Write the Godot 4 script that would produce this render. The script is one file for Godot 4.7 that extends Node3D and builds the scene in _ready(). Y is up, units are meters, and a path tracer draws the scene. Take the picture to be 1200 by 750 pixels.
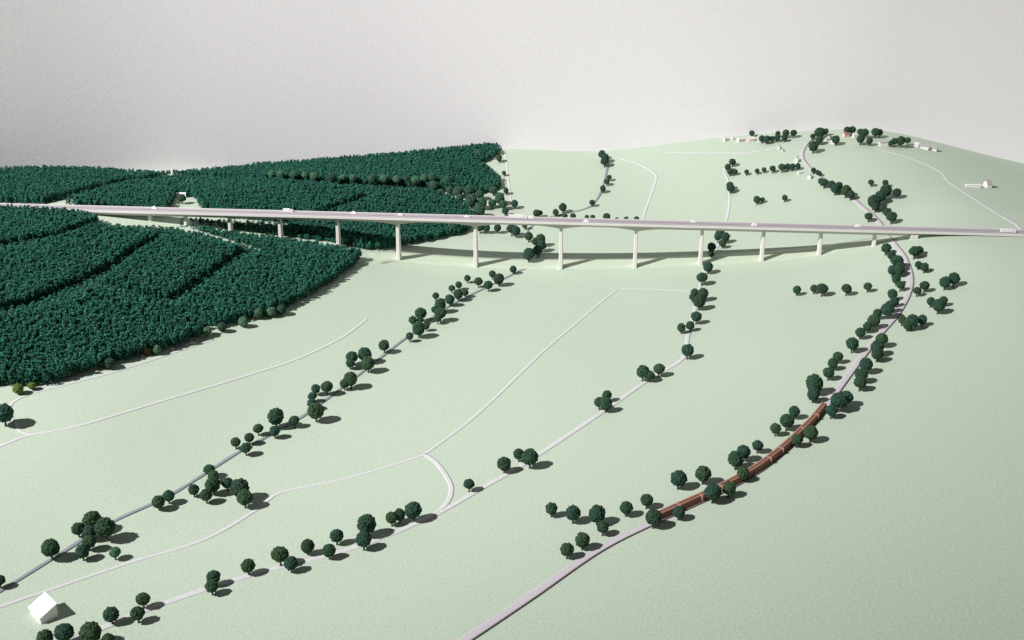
extends Node3D
# A landscape model of a valley with a viaduct, on a table in front of a paper backdrop. Metres, model's own size.

const F := 1300.0
const CAM := Vector3(0, 0.67, 0)
const PITCH := 21.8
const X0 := -1.62
const X1 := 1.4
const Z0 := -2.66
const Z1 := -0.42
const CELL := 0.01
const DECK_Y := 0.095

var nx := 0
var nz := 0
var grid := PackedFloat32Array()
var rng := RandomNumberGenerator.new()
var used := {}
var wall_plan: Array[Vector2] = []
var deck_a := Vector3.ZERO
var deck_b := Vector3.ZERO
var deck_dir := Vector3.RIGHT
var deck_side := Vector3.BACK
var crowns: Array[ArrayMesh] = []
var crown_mats: Array[StandardMaterial3D] = []
var trunk_mesh: ArrayMesh
var trunk_mat: StandardMaterial3D
var M := {}

# ---------------------------------------------------------------- names and metas
func numbered(called: String) -> String:
	var n: int = used.get(called, 0)
	used[called] = n + 1
	return called if n == 0 else "%s_%03d" % [called, n]

func tag(o: Node, label: String, category: String, group := "", kind := "") -> void:
	if label: o.set_meta("label", label)
	if category: o.set_meta("category", category)
	if group: o.set_meta("group", group)
	if kind: o.set_meta("kind", kind)

func thing(called: String, at: Vector3, turn: float, label: String, category: String, group := "") -> Node3D:
	var o := Node3D.new()
	o.name = numbered(called)
	add_child(o)
	o.position = at
	o.rotation.y = turn
	tag(o, label, category, group)
	return o

func part(called: String, mesh: Mesh, m: Material, parent: Node) -> MeshInstance3D:
	var o := MeshInstance3D.new()
	o.name = numbered(called) if parent == self else called
	o.mesh = mesh
	o.material_override = m
	parent.add_child(o, true)
	return o

# ---------------------------------------------------------------- picture to place
func ray(px: float, py: float) -> Vector3:
	return (Basis(Vector3.RIGHT, deg_to_rad(-PITCH)) * Vector3((px - 600.0) / F, -(py - 375.0) / F, -1.0))

func on_level(px: float, py: float, h: float) -> Vector3:
	var d := ray(px, py)
	return CAM + d * ((h - CAM.y) / d.y)

func on_plane(px: float, py: float, a: Vector2, b: Vector2) -> Vector3:
	var d := ray(px, py)
	var n := Vector2(-(b.y - a.y), b.x - a.x)
	var t := n.dot(a - Vector2(CAM.x, CAM.z)) / n.dot(Vector2(d.x, d.z))
	return CAM + d * t

func on_wall(px: float, py: float) -> Vector3:
	var d := ray(px, py)
	for i in wall_plan.size() - 1:
		var p := on_plane(px, py, wall_plan[i], wall_plan[i + 1])
		var u := (Vector2(p.x, p.z) - wall_plan[i]).dot(wall_plan[i + 1] - wall_plan[i]) / (wall_plan[i + 1] - wall_plan[i]).length_squared()
		if u >= 0.0 and u <= 1.0 and d.z < 0.0:
			return p
	return on_level(px, py, 0.1)

func gh(x: float, z: float) -> float:
	var fx := clampf((x - X0) / CELL, 0.0, nx - 1.001)
	var fz := clampf((z - Z0) / CELL, 0.0, nz - 1.001)
	var i := int(fx)
	var j := int(fz)
	var u := fx - i
	var v := fz - j
	var h00 := grid[j * nx + i]
	var h10 := grid[j * nx + i + 1]
	var h01 := grid[(j + 1) * nx + i]
	var h11 := grid[(j + 1) * nx + i + 1]
	if u + v <= 1.0:
		return h00 + (h10 - h00) * u + (h01 - h00) * v
	return h11 + (h01 - h11) * (1.0 - u) + (h10 - h11) * (1.0 - v)

# the ray through a pixel down to EXTRA above the ground
func hit(px: float, py: float, extra := 0.0) -> Vector3:
	var d := ray(px, py)
	var t := 0.5
	while t < 3.4:
		var p := CAM + d * t
		if p.y < gh(p.x, p.z) + extra:
			var lo := t - 0.02
			var hi := t
			for k in 14:
				var m := (lo + hi) * 0.5
				p = CAM + d * m
				if p.y < gh(p.x, p.z) + extra: hi = m
				else: lo = m
			return CAM + d * hi
		t += 0.02
	return CAM + d * 3.0

# ---------------------------------------------------------------- materials
func noise_tex(freq: float, lo: Color, hi: Color, seed_: int, size := 512, octaves := 4, normal := false, bump := 4.0) -> NoiseTexture2D:
	var n := FastNoiseLite.new()
	n.noise_type = FastNoiseLite.TYPE_SIMPLEX_SMOOTH
	n.seed = seed_
	n.frequency = freq
	n.fractal_octaves = octaves
	var t := NoiseTexture2D.new()
	t.width = size
	t.height = size
	t.seamless = true
	t.noise = n
	if normal:
		t.as_normal_map = true
		t.bump_strength = bump
	else:
		var g := Gradient.new()
		g.set_color(0, lo)
		g.set_color(1, hi)
		t.color_ramp = g
	return t

func lin(r: float, g: float, b: float) -> Color:
	return Color(r, g, b).linear_to_srgb()

func mat(c: Color, rough := 0.85) -> StandardMaterial3D:
	var m := StandardMaterial3D.new()
	m.albedo_color = c
	m.roughness = rough
	m.metallic_specular = 0.3
	return m

func grained(c: Color, amount: float, freq: float, scale: float, bump: float, seed_: int, rough := 0.85, hue := 0.0) -> StandardMaterial3D:
	var m := mat(Color.WHITE, rough)
	m.albedo_texture = noise_tex(freq, Color(c.r * (1.0 - amount - hue), c.g * (1.0 - amount + hue * 0.3), c.b * (1.0 - amount + hue)), Color(c.r * (1.0 + amount + hue), c.g * (1.0 + amount - hue * 0.3), c.b * (1.0 + amount - hue)), seed_)
	m.normal_enabled = true
	m.normal_texture = noise_tex(freq * 1.7, Color.BLACK, Color.WHITE, seed_ + 7, 512, 3, true, bump)
	m.uv1_triplanar = true
	m.uv1_world_triplanar = true
	m.uv1_scale = Vector3.ONE * scale
	return m

# ---------------------------------------------------------------- shapes
func quad(st: SurfaceTool, a: Vector3, b: Vector3, c: Vector3, d: Vector3) -> void:
	for p in [a, b, c, a, c, d]: st.add_vertex(p)

# a box given by a frame and half sizes, top face may be narrower
func frustum(st: SurfaceTool, t: Transform3D, lo: Vector2, hi: Vector2, y0: float, y1: float) -> void:
	var p: Array[Vector3] = []
	for k in [[lo, y0], [hi, y1]]:
		var s: Vector2 = k[0]
		var y: float = k[1]
		for c in [Vector2(-1, -1), Vector2(1, -1), Vector2(1, 1), Vector2(-1, 1)]:
			p.append(t * Vector3(c.x * s.x, y, c.y * s.y))
	quad(st, p[4], p[5], p[6], p[7])
	quad(st, p[3], p[2], p[1], p[0])
	for i in 4:
		var j := (i + 1) % 4
		quad(st, p[i], p[j], p[4 + j], p[4 + i])

func new_st() -> SurfaceTool:
	var st := SurfaceTool.new()
	st.begin(Mesh.PRIMITIVE_TRIANGLES)
	st.set_smooth_group(-1)
	return st

func flat(st: SurfaceTool) -> ArrayMesh:
	st.generate_normals()
	return st.commit()

# a bar with a cross-section (across, up) swept along points, section may change per point
func sweep(pts: Array, sections: Array, side: Vector3) -> ArrayMesh:
	var st := new_st()
	var n: int = sections[0].size()
	for i in pts.size() - 1:
		for k in n:
			var k2 := (k + 1) % n
			var a: Vector3 = pts[i] + side * sections[i][k].x + Vector3.UP * sections[i][k].y
			var b: Vector3 = pts[i] + side * sections[i][k2].x + Vector3.UP * sections[i][k2].y
			var c: Vector3 = pts[i + 1] + side * sections[i + 1][k2].x + Vector3.UP * sections[i + 1][k2].y
			var d: Vector3 = pts[i + 1] + side * sections[i + 1][k].x + Vector3.UP * sections[i + 1][k].y
			quad(st, a, b, c, d)
	for e in [0, pts.size() - 1]:
		var base: Vector3 = pts[e]
		for k in range(1, n - 1):
			var tri := [0, k, k + 1] if e == 0 else [0, k + 1, k]
			for q in tri:
				st.add_vertex(base + side * sections[e][q].x + Vector3.UP * sections[e][q].y)
	return flat(st)

func rect(x0: float, x1: float, y0: float, y1: float) -> Array:
	return [Vector2(x0, y0), Vector2(x1, y0), Vector2(x1, y1), Vector2(x0, y1)]

# smooth path on the ground through pixels
func ground_path(px: Array, step := 0.006) -> Array[Vector3]:
	var c := Curve3D.new()
	c.bake_interval = step
	var w: Array[Vector3] = []
	for p in px:
		var q := hit(p[0], p[1])
		w.append(Vector3(q.x, 0, q.z))
	for i in w.size():
		var tan_ := (w[mini(i + 1, w.size() - 1)] - w[maxi(i - 1, 0)]) / 6.0
		c.add_point(w[i], -tan_, tan_)
	var out: Array[Vector3] = []
	for p in c.get_baked_points():
		out.append(p)
	return out

# a strip of card laid on the ground, LIFT proud of it, with its edges going down into it
func ribbon(path: Array[Vector3], width: float, lift: float, offset := 0.0, jag := 0.0, end_width := 0.0) -> ArrayMesh:
	var st := new_st()
	st.set_smooth_group(0)
	var rows := []
	for i in path.size():
		var d := (path[mini(i + 1, path.size() - 1)] - path[maxi(i - 1, 0)]).normalized()
		var s := Vector3(-d.z, 0, d.x)
		var row: Array[Vector3] = []
		var w := (width if end_width == 0.0 else lerpf(width, end_width, float(i) / path.size())) * (1.0 + jag * sin(i * 0.37) * sin(i * 0.113 + 1.0))
		var n := 4
		for k in n + 1:
			var q := path[i] + s * (offset * (1.0 if end_width == 0.0 else w / width) + w * (float(k) / n - 0.5))
			row.append(Vector3(q.x, gh(q.x, q.z) + lift, q.z))
		row.push_front(row[0] - Vector3.UP * (lift + 0.001))
		row.append(row[row.size() - 1] - Vector3.UP * (lift + 0.001))
		rows.append(row)
	for i in rows.size() - 1:
		for k in rows[i].size() - 1:
			quad(st, rows[i][k + 1], rows[i][k], rows[i + 1][k], rows[i + 1][k + 1])
	return flat(st)

func structure(called: String, mesh: Mesh, m: Material) -> MeshInstance3D:
	var o := part(called, mesh, m, self)
	o.set_meta("kind", "structure")
	return o

# ---------------------------------------------------------------- terrain
func build_heights(ctrl: Array[Vector3]) -> void:
	# thin plate spline through control points (x, h, z)
	var n := ctrl.size()
	var s := n + 3
	var a := []
	for i in s:
		var r := PackedFloat64Array()
		r.resize(s + 1)
		a.append(r)
	for i in n:
		for j in n:
			var r2 := Vector2(ctrl[i].x - ctrl[j].x, ctrl[i].z - ctrl[j].z).length_squared()
			a[i][j] = 0.0 if r2 < 1e-12 else 0.5 * r2 * log(r2)
		a[i][i] += 0.006
		a[i][n] = 1.0
		a[i][n + 1] = ctrl[i].x
		a[i][n + 2] = ctrl[i].z
		a[n][i] = 1.0
		a[n + 1][i] = ctrl[i].x
		a[n + 2][i] = ctrl[i].z
		a[i][s] = ctrl[i].y
	for k in s:
		var best := k
		for i in range(k + 1, s):
			if absf(a[i][k]) > absf(a[best][k]): best = i
		var tmp = a[k]
		a[k] = a[best]
		a[best] = tmp
		for i in range(k + 1, s):
			var f: float = a[i][k] / a[k][k]
			if f != 0.0:
				for j in range(k, s + 1): a[i][j] -= f * a[k][j]
	var w := PackedFloat64Array()
	w.resize(s)
	for k in range(s - 1, -1, -1):
		var v: float = a[k][s]
		for j in range(k + 1, s): v -= a[k][j] * w[j]
		w[k] = v / a[k][k]
	nx = int((X1 - X0) / CELL) + 1
	nz = int((Z1 - Z0) / CELL) + 1
	grid.resize(nx * nz)
	var cx := PackedFloat64Array()
	var cz := PackedFloat64Array()
	for c in ctrl:
		cx.append(c.x)
		cz.append(c.z)
	# evaluated on every second cell, filled in between
	for j in range(0, nz, 1):
		if j % 2 == 1 and j < nz - 1: continue
		var z := Z0 + j * CELL
		for i in range(0, nx, 1):
			if i % 2 == 1 and i < nx - 1: continue
			var x := X0 + i * CELL
			var v: float = w[n] + w[n + 1] * x + w[n + 2] * z
			for k in n:
				var r2 := (x - cx[k]) * (x - cx[k]) + (z - cz[k]) * (z - cz[k])
				if r2 > 1e-12: v += w[k] * 0.5 * r2 * log(r2)
			grid[j * nx + i] = v
		for i in range(1, nx - 1, 2):
			grid[j * nx + i] = 0.5 * (grid[j * nx + i - 1] + grid[j * nx + i + 1])
	for j in range(1, nz - 1, 2):
		for i in nx:
			grid[j * nx + i] = 0.5 * (grid[(j - 1) * nx + i] + grid[(j + 1) * nx + i])
	# smooth once
	for pass_ in 2:
		var g2 := grid.duplicate()
		for j in range(1, nz - 1):
			for i in range(1, nx - 1):
				var k := j * nx + i
				g2[k] = (grid[k] * 4.0 + grid[k - 1] + grid[k + 1] + grid[k - nx] + grid[k + nx]) / 8.0
		grid = g2

func terrain_mesh() -> ArrayMesh:
	var vs := PackedVector3Array()
	var ns := PackedVector3Array()
	var ix := PackedInt32Array()
	for j in nz:
		for i in nx:
			vs.append(Vector3(X0 + i * CELL, grid[j * nx + i], Z0 + j * CELL))
			var i0 := maxi(i - 1, 0)
			var i1 := mini(i + 1, nx - 1)
			var j0 := maxi(j - 1, 0)
			var j1 := mini(j + 1, nz - 1)
			ns.append(Vector3(-(grid[j * nx + i1] - grid[j * nx + i0]) / ((i1 - i0) * CELL), 1.0, -(grid[j1 * nx + i] - grid[j0 * nx + i]) / ((j1 - j0) * CELL)).normalized())
	for j in nz - 1:
		for i in nx - 1:
			var k := j * nx + i
			ix.append_array([k, k + 1, k + nx, k + 1, k + nx + 1, k + nx])
	# the sides of the model's board
	var rim: Array[int] = []
	for i in nx: rim.append(i)
	for j in range(1, nz): rim.append(j * nx + nx - 1)
	for i in range(nx - 2, -1, -1): rim.append((nz - 1) * nx + i)
	for j in range(nz - 2, -1, -1): rim.append(j * nx)
	for r in rim.size() - 1:
		var a := vs[rim[r]]
		var b := vs[rim[r + 1]]
		var d := (b - a).normalized()
		var nrm := Vector3(d.z, 0, -d.x)
		var k := vs.size()
		for p in [a, b, Vector3(b.x, -0.12, b.z), Vector3(a.x, -0.12, a.z)]:
			vs.append(p)
			ns.append(nrm)
		ix.append_array([k, k + 2, k + 1, k, k + 3, k + 2])
	var arr := []
	arr.resize(Mesh.ARRAY_MAX)
	arr[Mesh.ARRAY_VERTEX] = vs
	arr[Mesh.ARRAY_NORMAL] = ns
	arr[Mesh.ARRAY_INDEX] = ix
	var m := ArrayMesh.new()
	m.add_surface_from_arrays(Mesh.PRIMITIVE_TRIANGLES, arr)
	return m

func backdrop_mesh() -> ArrayMesh:
	# smooth plan curve, a sheet 4 mm thick
	var c := Curve2D.new()
	c.bake_interval = 0.03
	for i in wall_plan.size():
		var t := (wall_plan[mini(i + 1, wall_plan.size() - 1)] - wall_plan[maxi(i - 1, 0)]) / 6.0
		c.add_point(wall_plan[i], -t, t)
	var pts := c.get_baked_points()
	var rows := []
	for i in pts.size():
		var d := (pts[mini(i + 1, pts.size() - 1)] - pts[maxi(i - 1, 0)]).normalized()
		var nrm := Vector2(d.y, -d.x) * 0.004
		var f := pts[i]
		var b := f + nrm
		rows.append([Vector3(f.x, -0.12, f.y), Vector3(f.x, 0.9, f.y), Vector3(b.x, 0.9, b.y), Vector3(b.x, -0.12, b.y)])
	var st := new_st()
	for k in 4:
		st.set_smooth_group(k)
		for i in rows.size() - 1:
			quad(st, rows[i][k], rows[i][(k + 1) % 4], rows[i + 1][(k + 1) % 4], rows[i + 1][k])
	st.generate_normals()
	return st.commit()

# ---------------------------------------------------------------- trees
func crown(seed_: int, squash: float, rough: float) -> ArrayMesh:
	# a ball of foam flock: an icosphere with lumps and small facets
	var t := (1.0 + sqrt(5.0)) / 2.0
	var v: Array[Vector3] = []
	for p in [Vector3(-1, t, 0), Vector3(1, t, 0), Vector3(-1, -t, 0), Vector3(1, -t, 0), Vector3(0, -1, t), Vector3(0, 1, t), Vector3(0, -1, -t), Vector3(0, 1, -t), Vector3(t, 0, -1), Vector3(t, 0, 1), Vector3(-t, 0, -1), Vector3(-t, 0, 1)]:
		v.append(p.normalized())
	var f := [[0, 11, 5], [0, 5, 1], [0, 1, 7], [0, 7, 10], [0, 10, 11], [1, 5, 9], [5, 11, 4], [11, 10, 2], [10, 7, 6], [7, 1, 8], [3, 9, 4], [3, 4, 2], [3, 2, 6], [3, 6, 8], [3, 8, 9], [4, 9, 5], [2, 4, 11], [6, 2, 10], [8, 6, 7], [9, 8, 1]]
	for s in 3:
		var mid := {}
		var g := []
		for q in f:
			var m := []
			for e in 3:
				var a: int = q[e]
				var b: int = q[(e + 1) % 3]
				var key := mini(a, b) * 100000 + maxi(a, b)
				if not mid.has(key):
					mid[key] = v.size()
					v.append((v[a] + v[b]).normalized())
				m.append(mid[key])
			g.append([q[0], m[0], m[2]])
			g.append([q[1], m[1], m[0]])
			g.append([q[2], m[2], m[1]])
			g.append([m[0], m[1], m[2]])
		f = g
	var n := FastNoiseLite.new()
	n.seed = seed_
	n.frequency = 1.1
	var r := RandomNumberGenerator.new()
	r.seed = seed_
	var w: Array[Vector3] = []
	var tone: Array[float] = []
	for p in v:
		var k := 1.0 + 0.16 * n.get_noise_3dv(p * 1.3) + rough * n.get_noise_3dv(p * 5.0 + Vector3(9, 0, 0)) + r.randf_range(-0.055, 0.055)
		w.append(Vector3(p.x, p.y * squash, p.z) * k * 0.5)
		tone.append(clampf(1.0 + 0.5 * n.get_noise_3dv(p * 4.0 + Vector3(0, 31, 0)) + r.randf_range(-0.35, 0.35), 0.45, 1.9))
	var st := new_st()
	st.set_smooth_group(-1)
	for q in f:
		for k in [0, 2, 1]:
			var c: float = tone[q[k]]
			st.set_color(Color(c * 0.5, c * 0.5, c * 0.5))
			st.add_vertex(w[q[k]])
	st.generate_normals()
	return st.commit()

func trunk() -> ArrayMesh:
	# unit height, radius set by scale
	var st := new_st()
	st.set_smooth_group(0)
	var rings := []
	for i in 4:
		var y := i / 3.0
		var r := lerpf(1.0, 0.7, y) * (1.35 if i == 0 else 1.0)
		var ring := []
		for k in 7:
			var a := TAU * k / 7.0
			ring.append(Vector3(cos(a) * r + 0.2 * sin(y * 4.0), y, sin(a) * r))
		rings.append(ring)
	for i in 3:
		for k in 7:
			quad(st, rings[i][k], rings[i][(k + 1) % 7], rings[i + 1][(k + 1) % 7], rings[i + 1][k])
	st.generate_normals()
	return st.commit()

# tree whose crown's centre is seen at a pixel, D pixels across
func tree(px: float, py: float, dpx: float, label: String, group: String, mat_ := -1, lift := 0.82, called := "ball_tree") -> void:
	var hc := 0.01
	var d := 0.012
	var p := Vector3.ZERO
	for k in 4:
		p = hit(px, py, hc)
		var depth := -(Basis(Vector3.RIGHT, deg_to_rad(PITCH)) * (p - CAM)).z
		d = dpx * depth / F * 1.0
		hc = d * lift
	var g := gh(p.x, p.z)
	var o := thing(called, Vector3(p.x, g, p.z), rng.randf() * TAU, label, "tree", group)
	var c := part("crown", crowns[rng.randi() % crowns.size()], crown_mats[mat_ if mat_ >= 0 else [0, 0, 0, 1, 1, 2, 3][rng.randi() % 7]], o)
	c.position.y = hc
	c.scale = Vector3(d * rng.randf_range(0.95, 1.05), d * rng.randf_range(0.94, 1.06), d * rng.randf_range(0.95, 1.05))
	c.rotation = Vector3(rng.randf_range(-0.3, 0.3), rng.randf() * TAU, rng.randf_range(-0.3, 0.3))
	var t := part("trunk", trunk_mesh, trunk_mat, o)
	t.position.y = -0.001
	t.scale = Vector3(0.0006 + d * 0.035, hc - d * 0.2 + 0.001, 0.0006 + d * 0.035)

const ORDER := ["", "second", "third", "fourth", "fifth", "sixth", "seventh", "eighth", "ninth", "tenth", "eleventh", "twelfth", "thirteenth", "fourteenth", "fifteenth", "sixteenth", "seventeenth", "eighteenth", "nineteenth", "twentieth", "twenty-first", "twenty-second", "twenty-third", "twenty-fourth", "twenty-fifth", "twenty-sixth", "twenty-seventh", "twenty-eighth"]

# a group of trees; each label counts how near it stands to a landmark seen at pixel AX, AY
func tree_row(list: Array, what: String, landmark: String, ax: float, ay: float, group: String, mat_ := -1, lift := 0.82) -> void:
	var mark := hit(ax, ay)
	var made: Array = []
	for t in list:
		var before := get_child_count()
		tree(t[0], t[1], t[2], what, group, t[3] if t.size() > 3 else mat_, lift)
		made.append(get_child(before))
	made.sort_custom(func(a: Node3D, b: Node3D) -> bool: return a.position.distance_squared_to(mark) < b.position.distance_squared_to(mark))
	for i in made.size():
		made[i].set_meta("label", "%s, %s nearest the %s" % [what, ORDER[i], landmark] if i > 0 else "%s, nearest the %s" % [what, landmark])

# ---------------------------------------------------------------- forest
func conifer(seed_: int) -> ArrayMesh:
	# unit height tuft: a stem hidden in ragged flakes of flock, broad-topped
	var r := RandomNumberGenerator.new()
	r.seed = seed_
	var st := new_st()
	for k in 40:
		var a := r.randf() * TAU
		var y := sqrt(r.randf())
		var rad := 0.42 * (1.0 - 0.65 * pow(y, 2.6)) * r.randf_range(0.5, 1.0)
		var c := Vector3(cos(a) * rad, lerpf(0.12, 0.9, y), sin(a) * rad)
		var out := (Vector3(cos(a), 0.55 + r.randf_range(-0.5, 0.6), sin(a))).normalized()
		var u := out.cross(Vector3.UP).normalized().rotated(out, r.randf_range(-0.9, 0.9))
		var v := out.cross(u)
		var size := r.randf_range(0.17, 0.30)
		var tip := c + (out * 0.12 - v * 0.0) + v * size * 0.3 * r.randf_range(-1.0, 1.0)
		var tone := r.randf_range(0.16, 0.92)
		st.set_color(Color(tone, tone, tone))
		var q: Array[Vector3] = []
		for e in 3:
			var b := TAU * e / 3.0 + r.randf_range(-0.4, 0.4)
			var d := (u * cos(b) + v * sin(b)) * size
			q.append(c + Vector3(d.x, d.y * 0.32, d.z))
		tip.y = c.y + 0.05
		for e in 3:
			for p in [tip, q[(e + 1) % 3], q[e]]: st.add_vertex(p)
	st.generate_normals()
	return st.commit()

func forest(called: String, poly_px: Array, h: float, label: String, gap := 0.0056, group := "conifer plantation blocks") -> void:
	var poly := PackedVector2Array()
	for p in poly_px:
		var q := hit(p[0], p[1], h)
		poly.append(Vector2(q.x, q.z))
	var lo := poly[0]
	var hi := poly[0]
	for p in poly:
		lo = lo.min(p)
		hi = hi.max(p)
	var spots: Array[Transform3D] = []
	var tones: Array[Color] = []
	var z := lo.y
	var row := 0
	while z < hi.y:
		var x := lo.x + (gap * 0.5 if row % 2 else 0.0)
		while x < hi.x:
			var q := Vector2(x, z) + Vector2(rng.randf_range(-0.45, 0.45), rng.randf_range(-0.45, 0.45)) * gap
			if Geometry2D.is_point_in_polygon(q, poly):
				var g := gh(q.x, q.y)
				var hh := h * rng.randf_range(0.8, 1.12)
				var off: float = absf((Vector3(q.x, 0, q.y) - Vector3(deck_a.x, 0, deck_a.z)).dot(deck_side))
				if not (off < 0.024 and g + hh > DECK_Y - 0.014) and off > 0.012:
					var b := Basis.from_euler(Vector3(rng.randf_range(-0.13, 0.13), rng.randf() * TAU, rng.randf_range(-0.13, 0.13)))
					var wide := rng.randf_range(0.0072, 0.0102)
					spots.append(Transform3D(b * Basis.from_scale(Vector3(wide, hh, wide)), Vector3(q.x, g - 0.001, q.y)))
					var t := rng.randf_range(0.75, 1.25)
					var olive := 1.0 + 0.5 * float(rng.randf() > 0.93)  # one tree in fourteen is of olive flock
					tones.append(Color(t * olive, t, t * rng.randf_range(0.85, 1.1)))
			x += gap
		z += gap * 0.87
		row += 1
	var kinds := 4
	var holder := Node3D.new()
	holder.name = numbered(called)
	add_child(holder)
	tag(holder, label, "forest", group, "stuff")
	for k in kinds:
		var mine: Array[int] = []
		for i in spots.size():
			if i % kinds == k: mine.append(i)
		var mm := MultiMesh.new()
		mm.transform_format = MultiMesh.TRANSFORM_3D
		mm.use_colors = true
		mm.mesh = M.conifers[k]
		mm.instance_count = mine.size()
		for i in mine.size():
			mm.set_instance_transform(i, spots[mine[i]])
			mm.set_instance_color(i, tones[mine[i]])
		var o := MultiMeshInstance3D.new()
		o.name = "conifers"
		o.multimesh = mm
		o.material_override = M.conifer
		o.set_meta("kind", "stuff")
		holder.add_child(o, true)

# ---------------------------------------------------------------- buildings and vehicles
func house(called: String, px: float, py: float, lx: float, lz: float, wall_h: float, roof_h: float, turn: float, roof: Material, wall: Material, label: String, cat := "house") -> Node3D:
	var p := hit(px, py)
	var lowest := p.y
	for c in [Vector2(-1, -1), Vector2(1, -1), Vector2(1, 1), Vector2(-1, 1)]:
		var q: Vector3 = p + Vector3(c.x * lx * 0.5, 0, c.y * lz * 0.5).rotated(Vector3.UP, turn)
		lowest = minf(lowest, gh(q.x, q.z))
	var o := thing(called, Vector3(p.x, p.y, p.z), turn, label, cat, "")
	var y0 := lowest - p.y - 0.0005
	# walls with gable ends along x
	var st := new_st()
	var a := lx * 0.5
	var b := lz * 0.5
	var y1 := wall_h
	var y2 := wall_h + roof_h
	quad(st, Vector3(-a, y1, b), Vector3(a, y1, b), Vector3(a, y0, b), Vector3(-a, y0, b))
	quad(st, Vector3(a, y1, -b), Vector3(-a, y1, -b), Vector3(-a, y0, -b), Vector3(a, y0, -b))
	for s in [-1.0, 1.0]:
		var q := [Vector3(a * s, y0, b), Vector3(a * s, y1, b), Vector3(a * s, y2, 0), Vector3(a * s, y1, -b), Vector3(a * s, y0, -b)]
		if s > 0: q.reverse()
		for k in range(1, 4):
			for v in [q[0], q[k], q[k + 1]]: st.add_vertex(v)
	part("wall", flat(st), wall, o)
	st = new_st()
	var e := 0.0006
	var up := 0.0007
	var prof := [Vector2(-b - e, y1 - roof_h * e / b), Vector2(0, y2), Vector2(b + e, y1 - roof_h * e / b), Vector2(b + e, y1 - roof_h * e / b + up), Vector2(0, y2 + up), Vector2(-b - e, y1 - roof_h * e / b + up)]
	var n := prof.size()
	for k in n:
		var k2 := (k + 1) % n
		quad(st, Vector3(-a - e, prof[k].y, prof[k].x), Vector3(-a - e, prof[k2].y, prof[k2].x), Vector3(a + e, prof[k2].y, prof[k2].x), Vector3(a + e, prof[k].y, prof[k].x))
	for s in [-1.0, 1.0]:
		for q4 in [[0, 1, 4, 5], [1, 2, 3, 4]]:
			var idx: Array = q4.duplicate()
			if s > 0: idx.reverse()
			var v := []
			for i in idx: v.append(Vector3((a + e) * s, prof[i].y, prof[i].x))
			quad(st, v[0], v[1], v[2], v[3])
	part("roof", flat(st), roof, o)
	return o

func on_deck(px: float, lane: float) -> Vector3:
	var p := on_plane(px, 260.0, Vector2(deck_a.x, deck_a.z), Vector2(deck_b.x, deck_b.z))
	return Vector3(p.x, DECK_Y + 0.0009, p.z) + deck_side * lane

func car(px: float, lane: float, label: String, m: Material) -> void:
	var o := thing("car", on_deck(px, lane), atan2(-deck_dir.z, deck_dir.x), label, "car", "small white cars on the viaduct road")
	var st := new_st()
	o.scale = Vector3.ONE * 1.25
	frustum(st, Transform3D.IDENTITY, Vector2(0.0042, 0.0017), Vector2(0.0040, 0.0015), 0.0, 0.0019)
	part("body", flat(st), m, o)
	st = new_st()
	frustum(st, Transform3D(Basis.IDENTITY, Vector3(-0.0003, 0, 0)), Vector2(0.0026, 0.0015), Vector2(0.0017, 0.0012), 0.0019, 0.0034)
	part("cabin", flat(st), m, o)

func lorry(px: float, lane: float, length: float, label: String, m: Material, cabs := true) -> void:
	var o := thing("lorry", on_deck(px, lane), atan2(-deck_dir.z, deck_dir.x), label, "lorry", "")
	var half := length * 0.5
	var st := new_st()
	frustum(st, Transform3D(Basis.IDENTITY, Vector3(-0.0024, 0, 0)), Vector2(half - 0.0032, 0.0024), Vector2(half - 0.0033, 0.0023), 0.0006, 0.0062)
	part("trailer", flat(st), m, o)
	st = new_st()
	frustum(st, Transform3D(Basis.IDENTITY, Vector3(half - 0.0025, 0, 0)), Vector2(0.0024, 0.0022), Vector2(0.0019, 0.0021), 0.0, 0.0048)
	part("cab", flat(st), m, o)
	st = new_st()
	frustum(st, Transform3D(Basis.IDENTITY, Vector3(-0.0022, 0, 0)), Vector2(half - 0.006, 0.0018), Vector2(half - 0.006, 0.0018), 0.0, 0.0006)
	part("chassis", flat(st), M.roof_grey, o)

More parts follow.
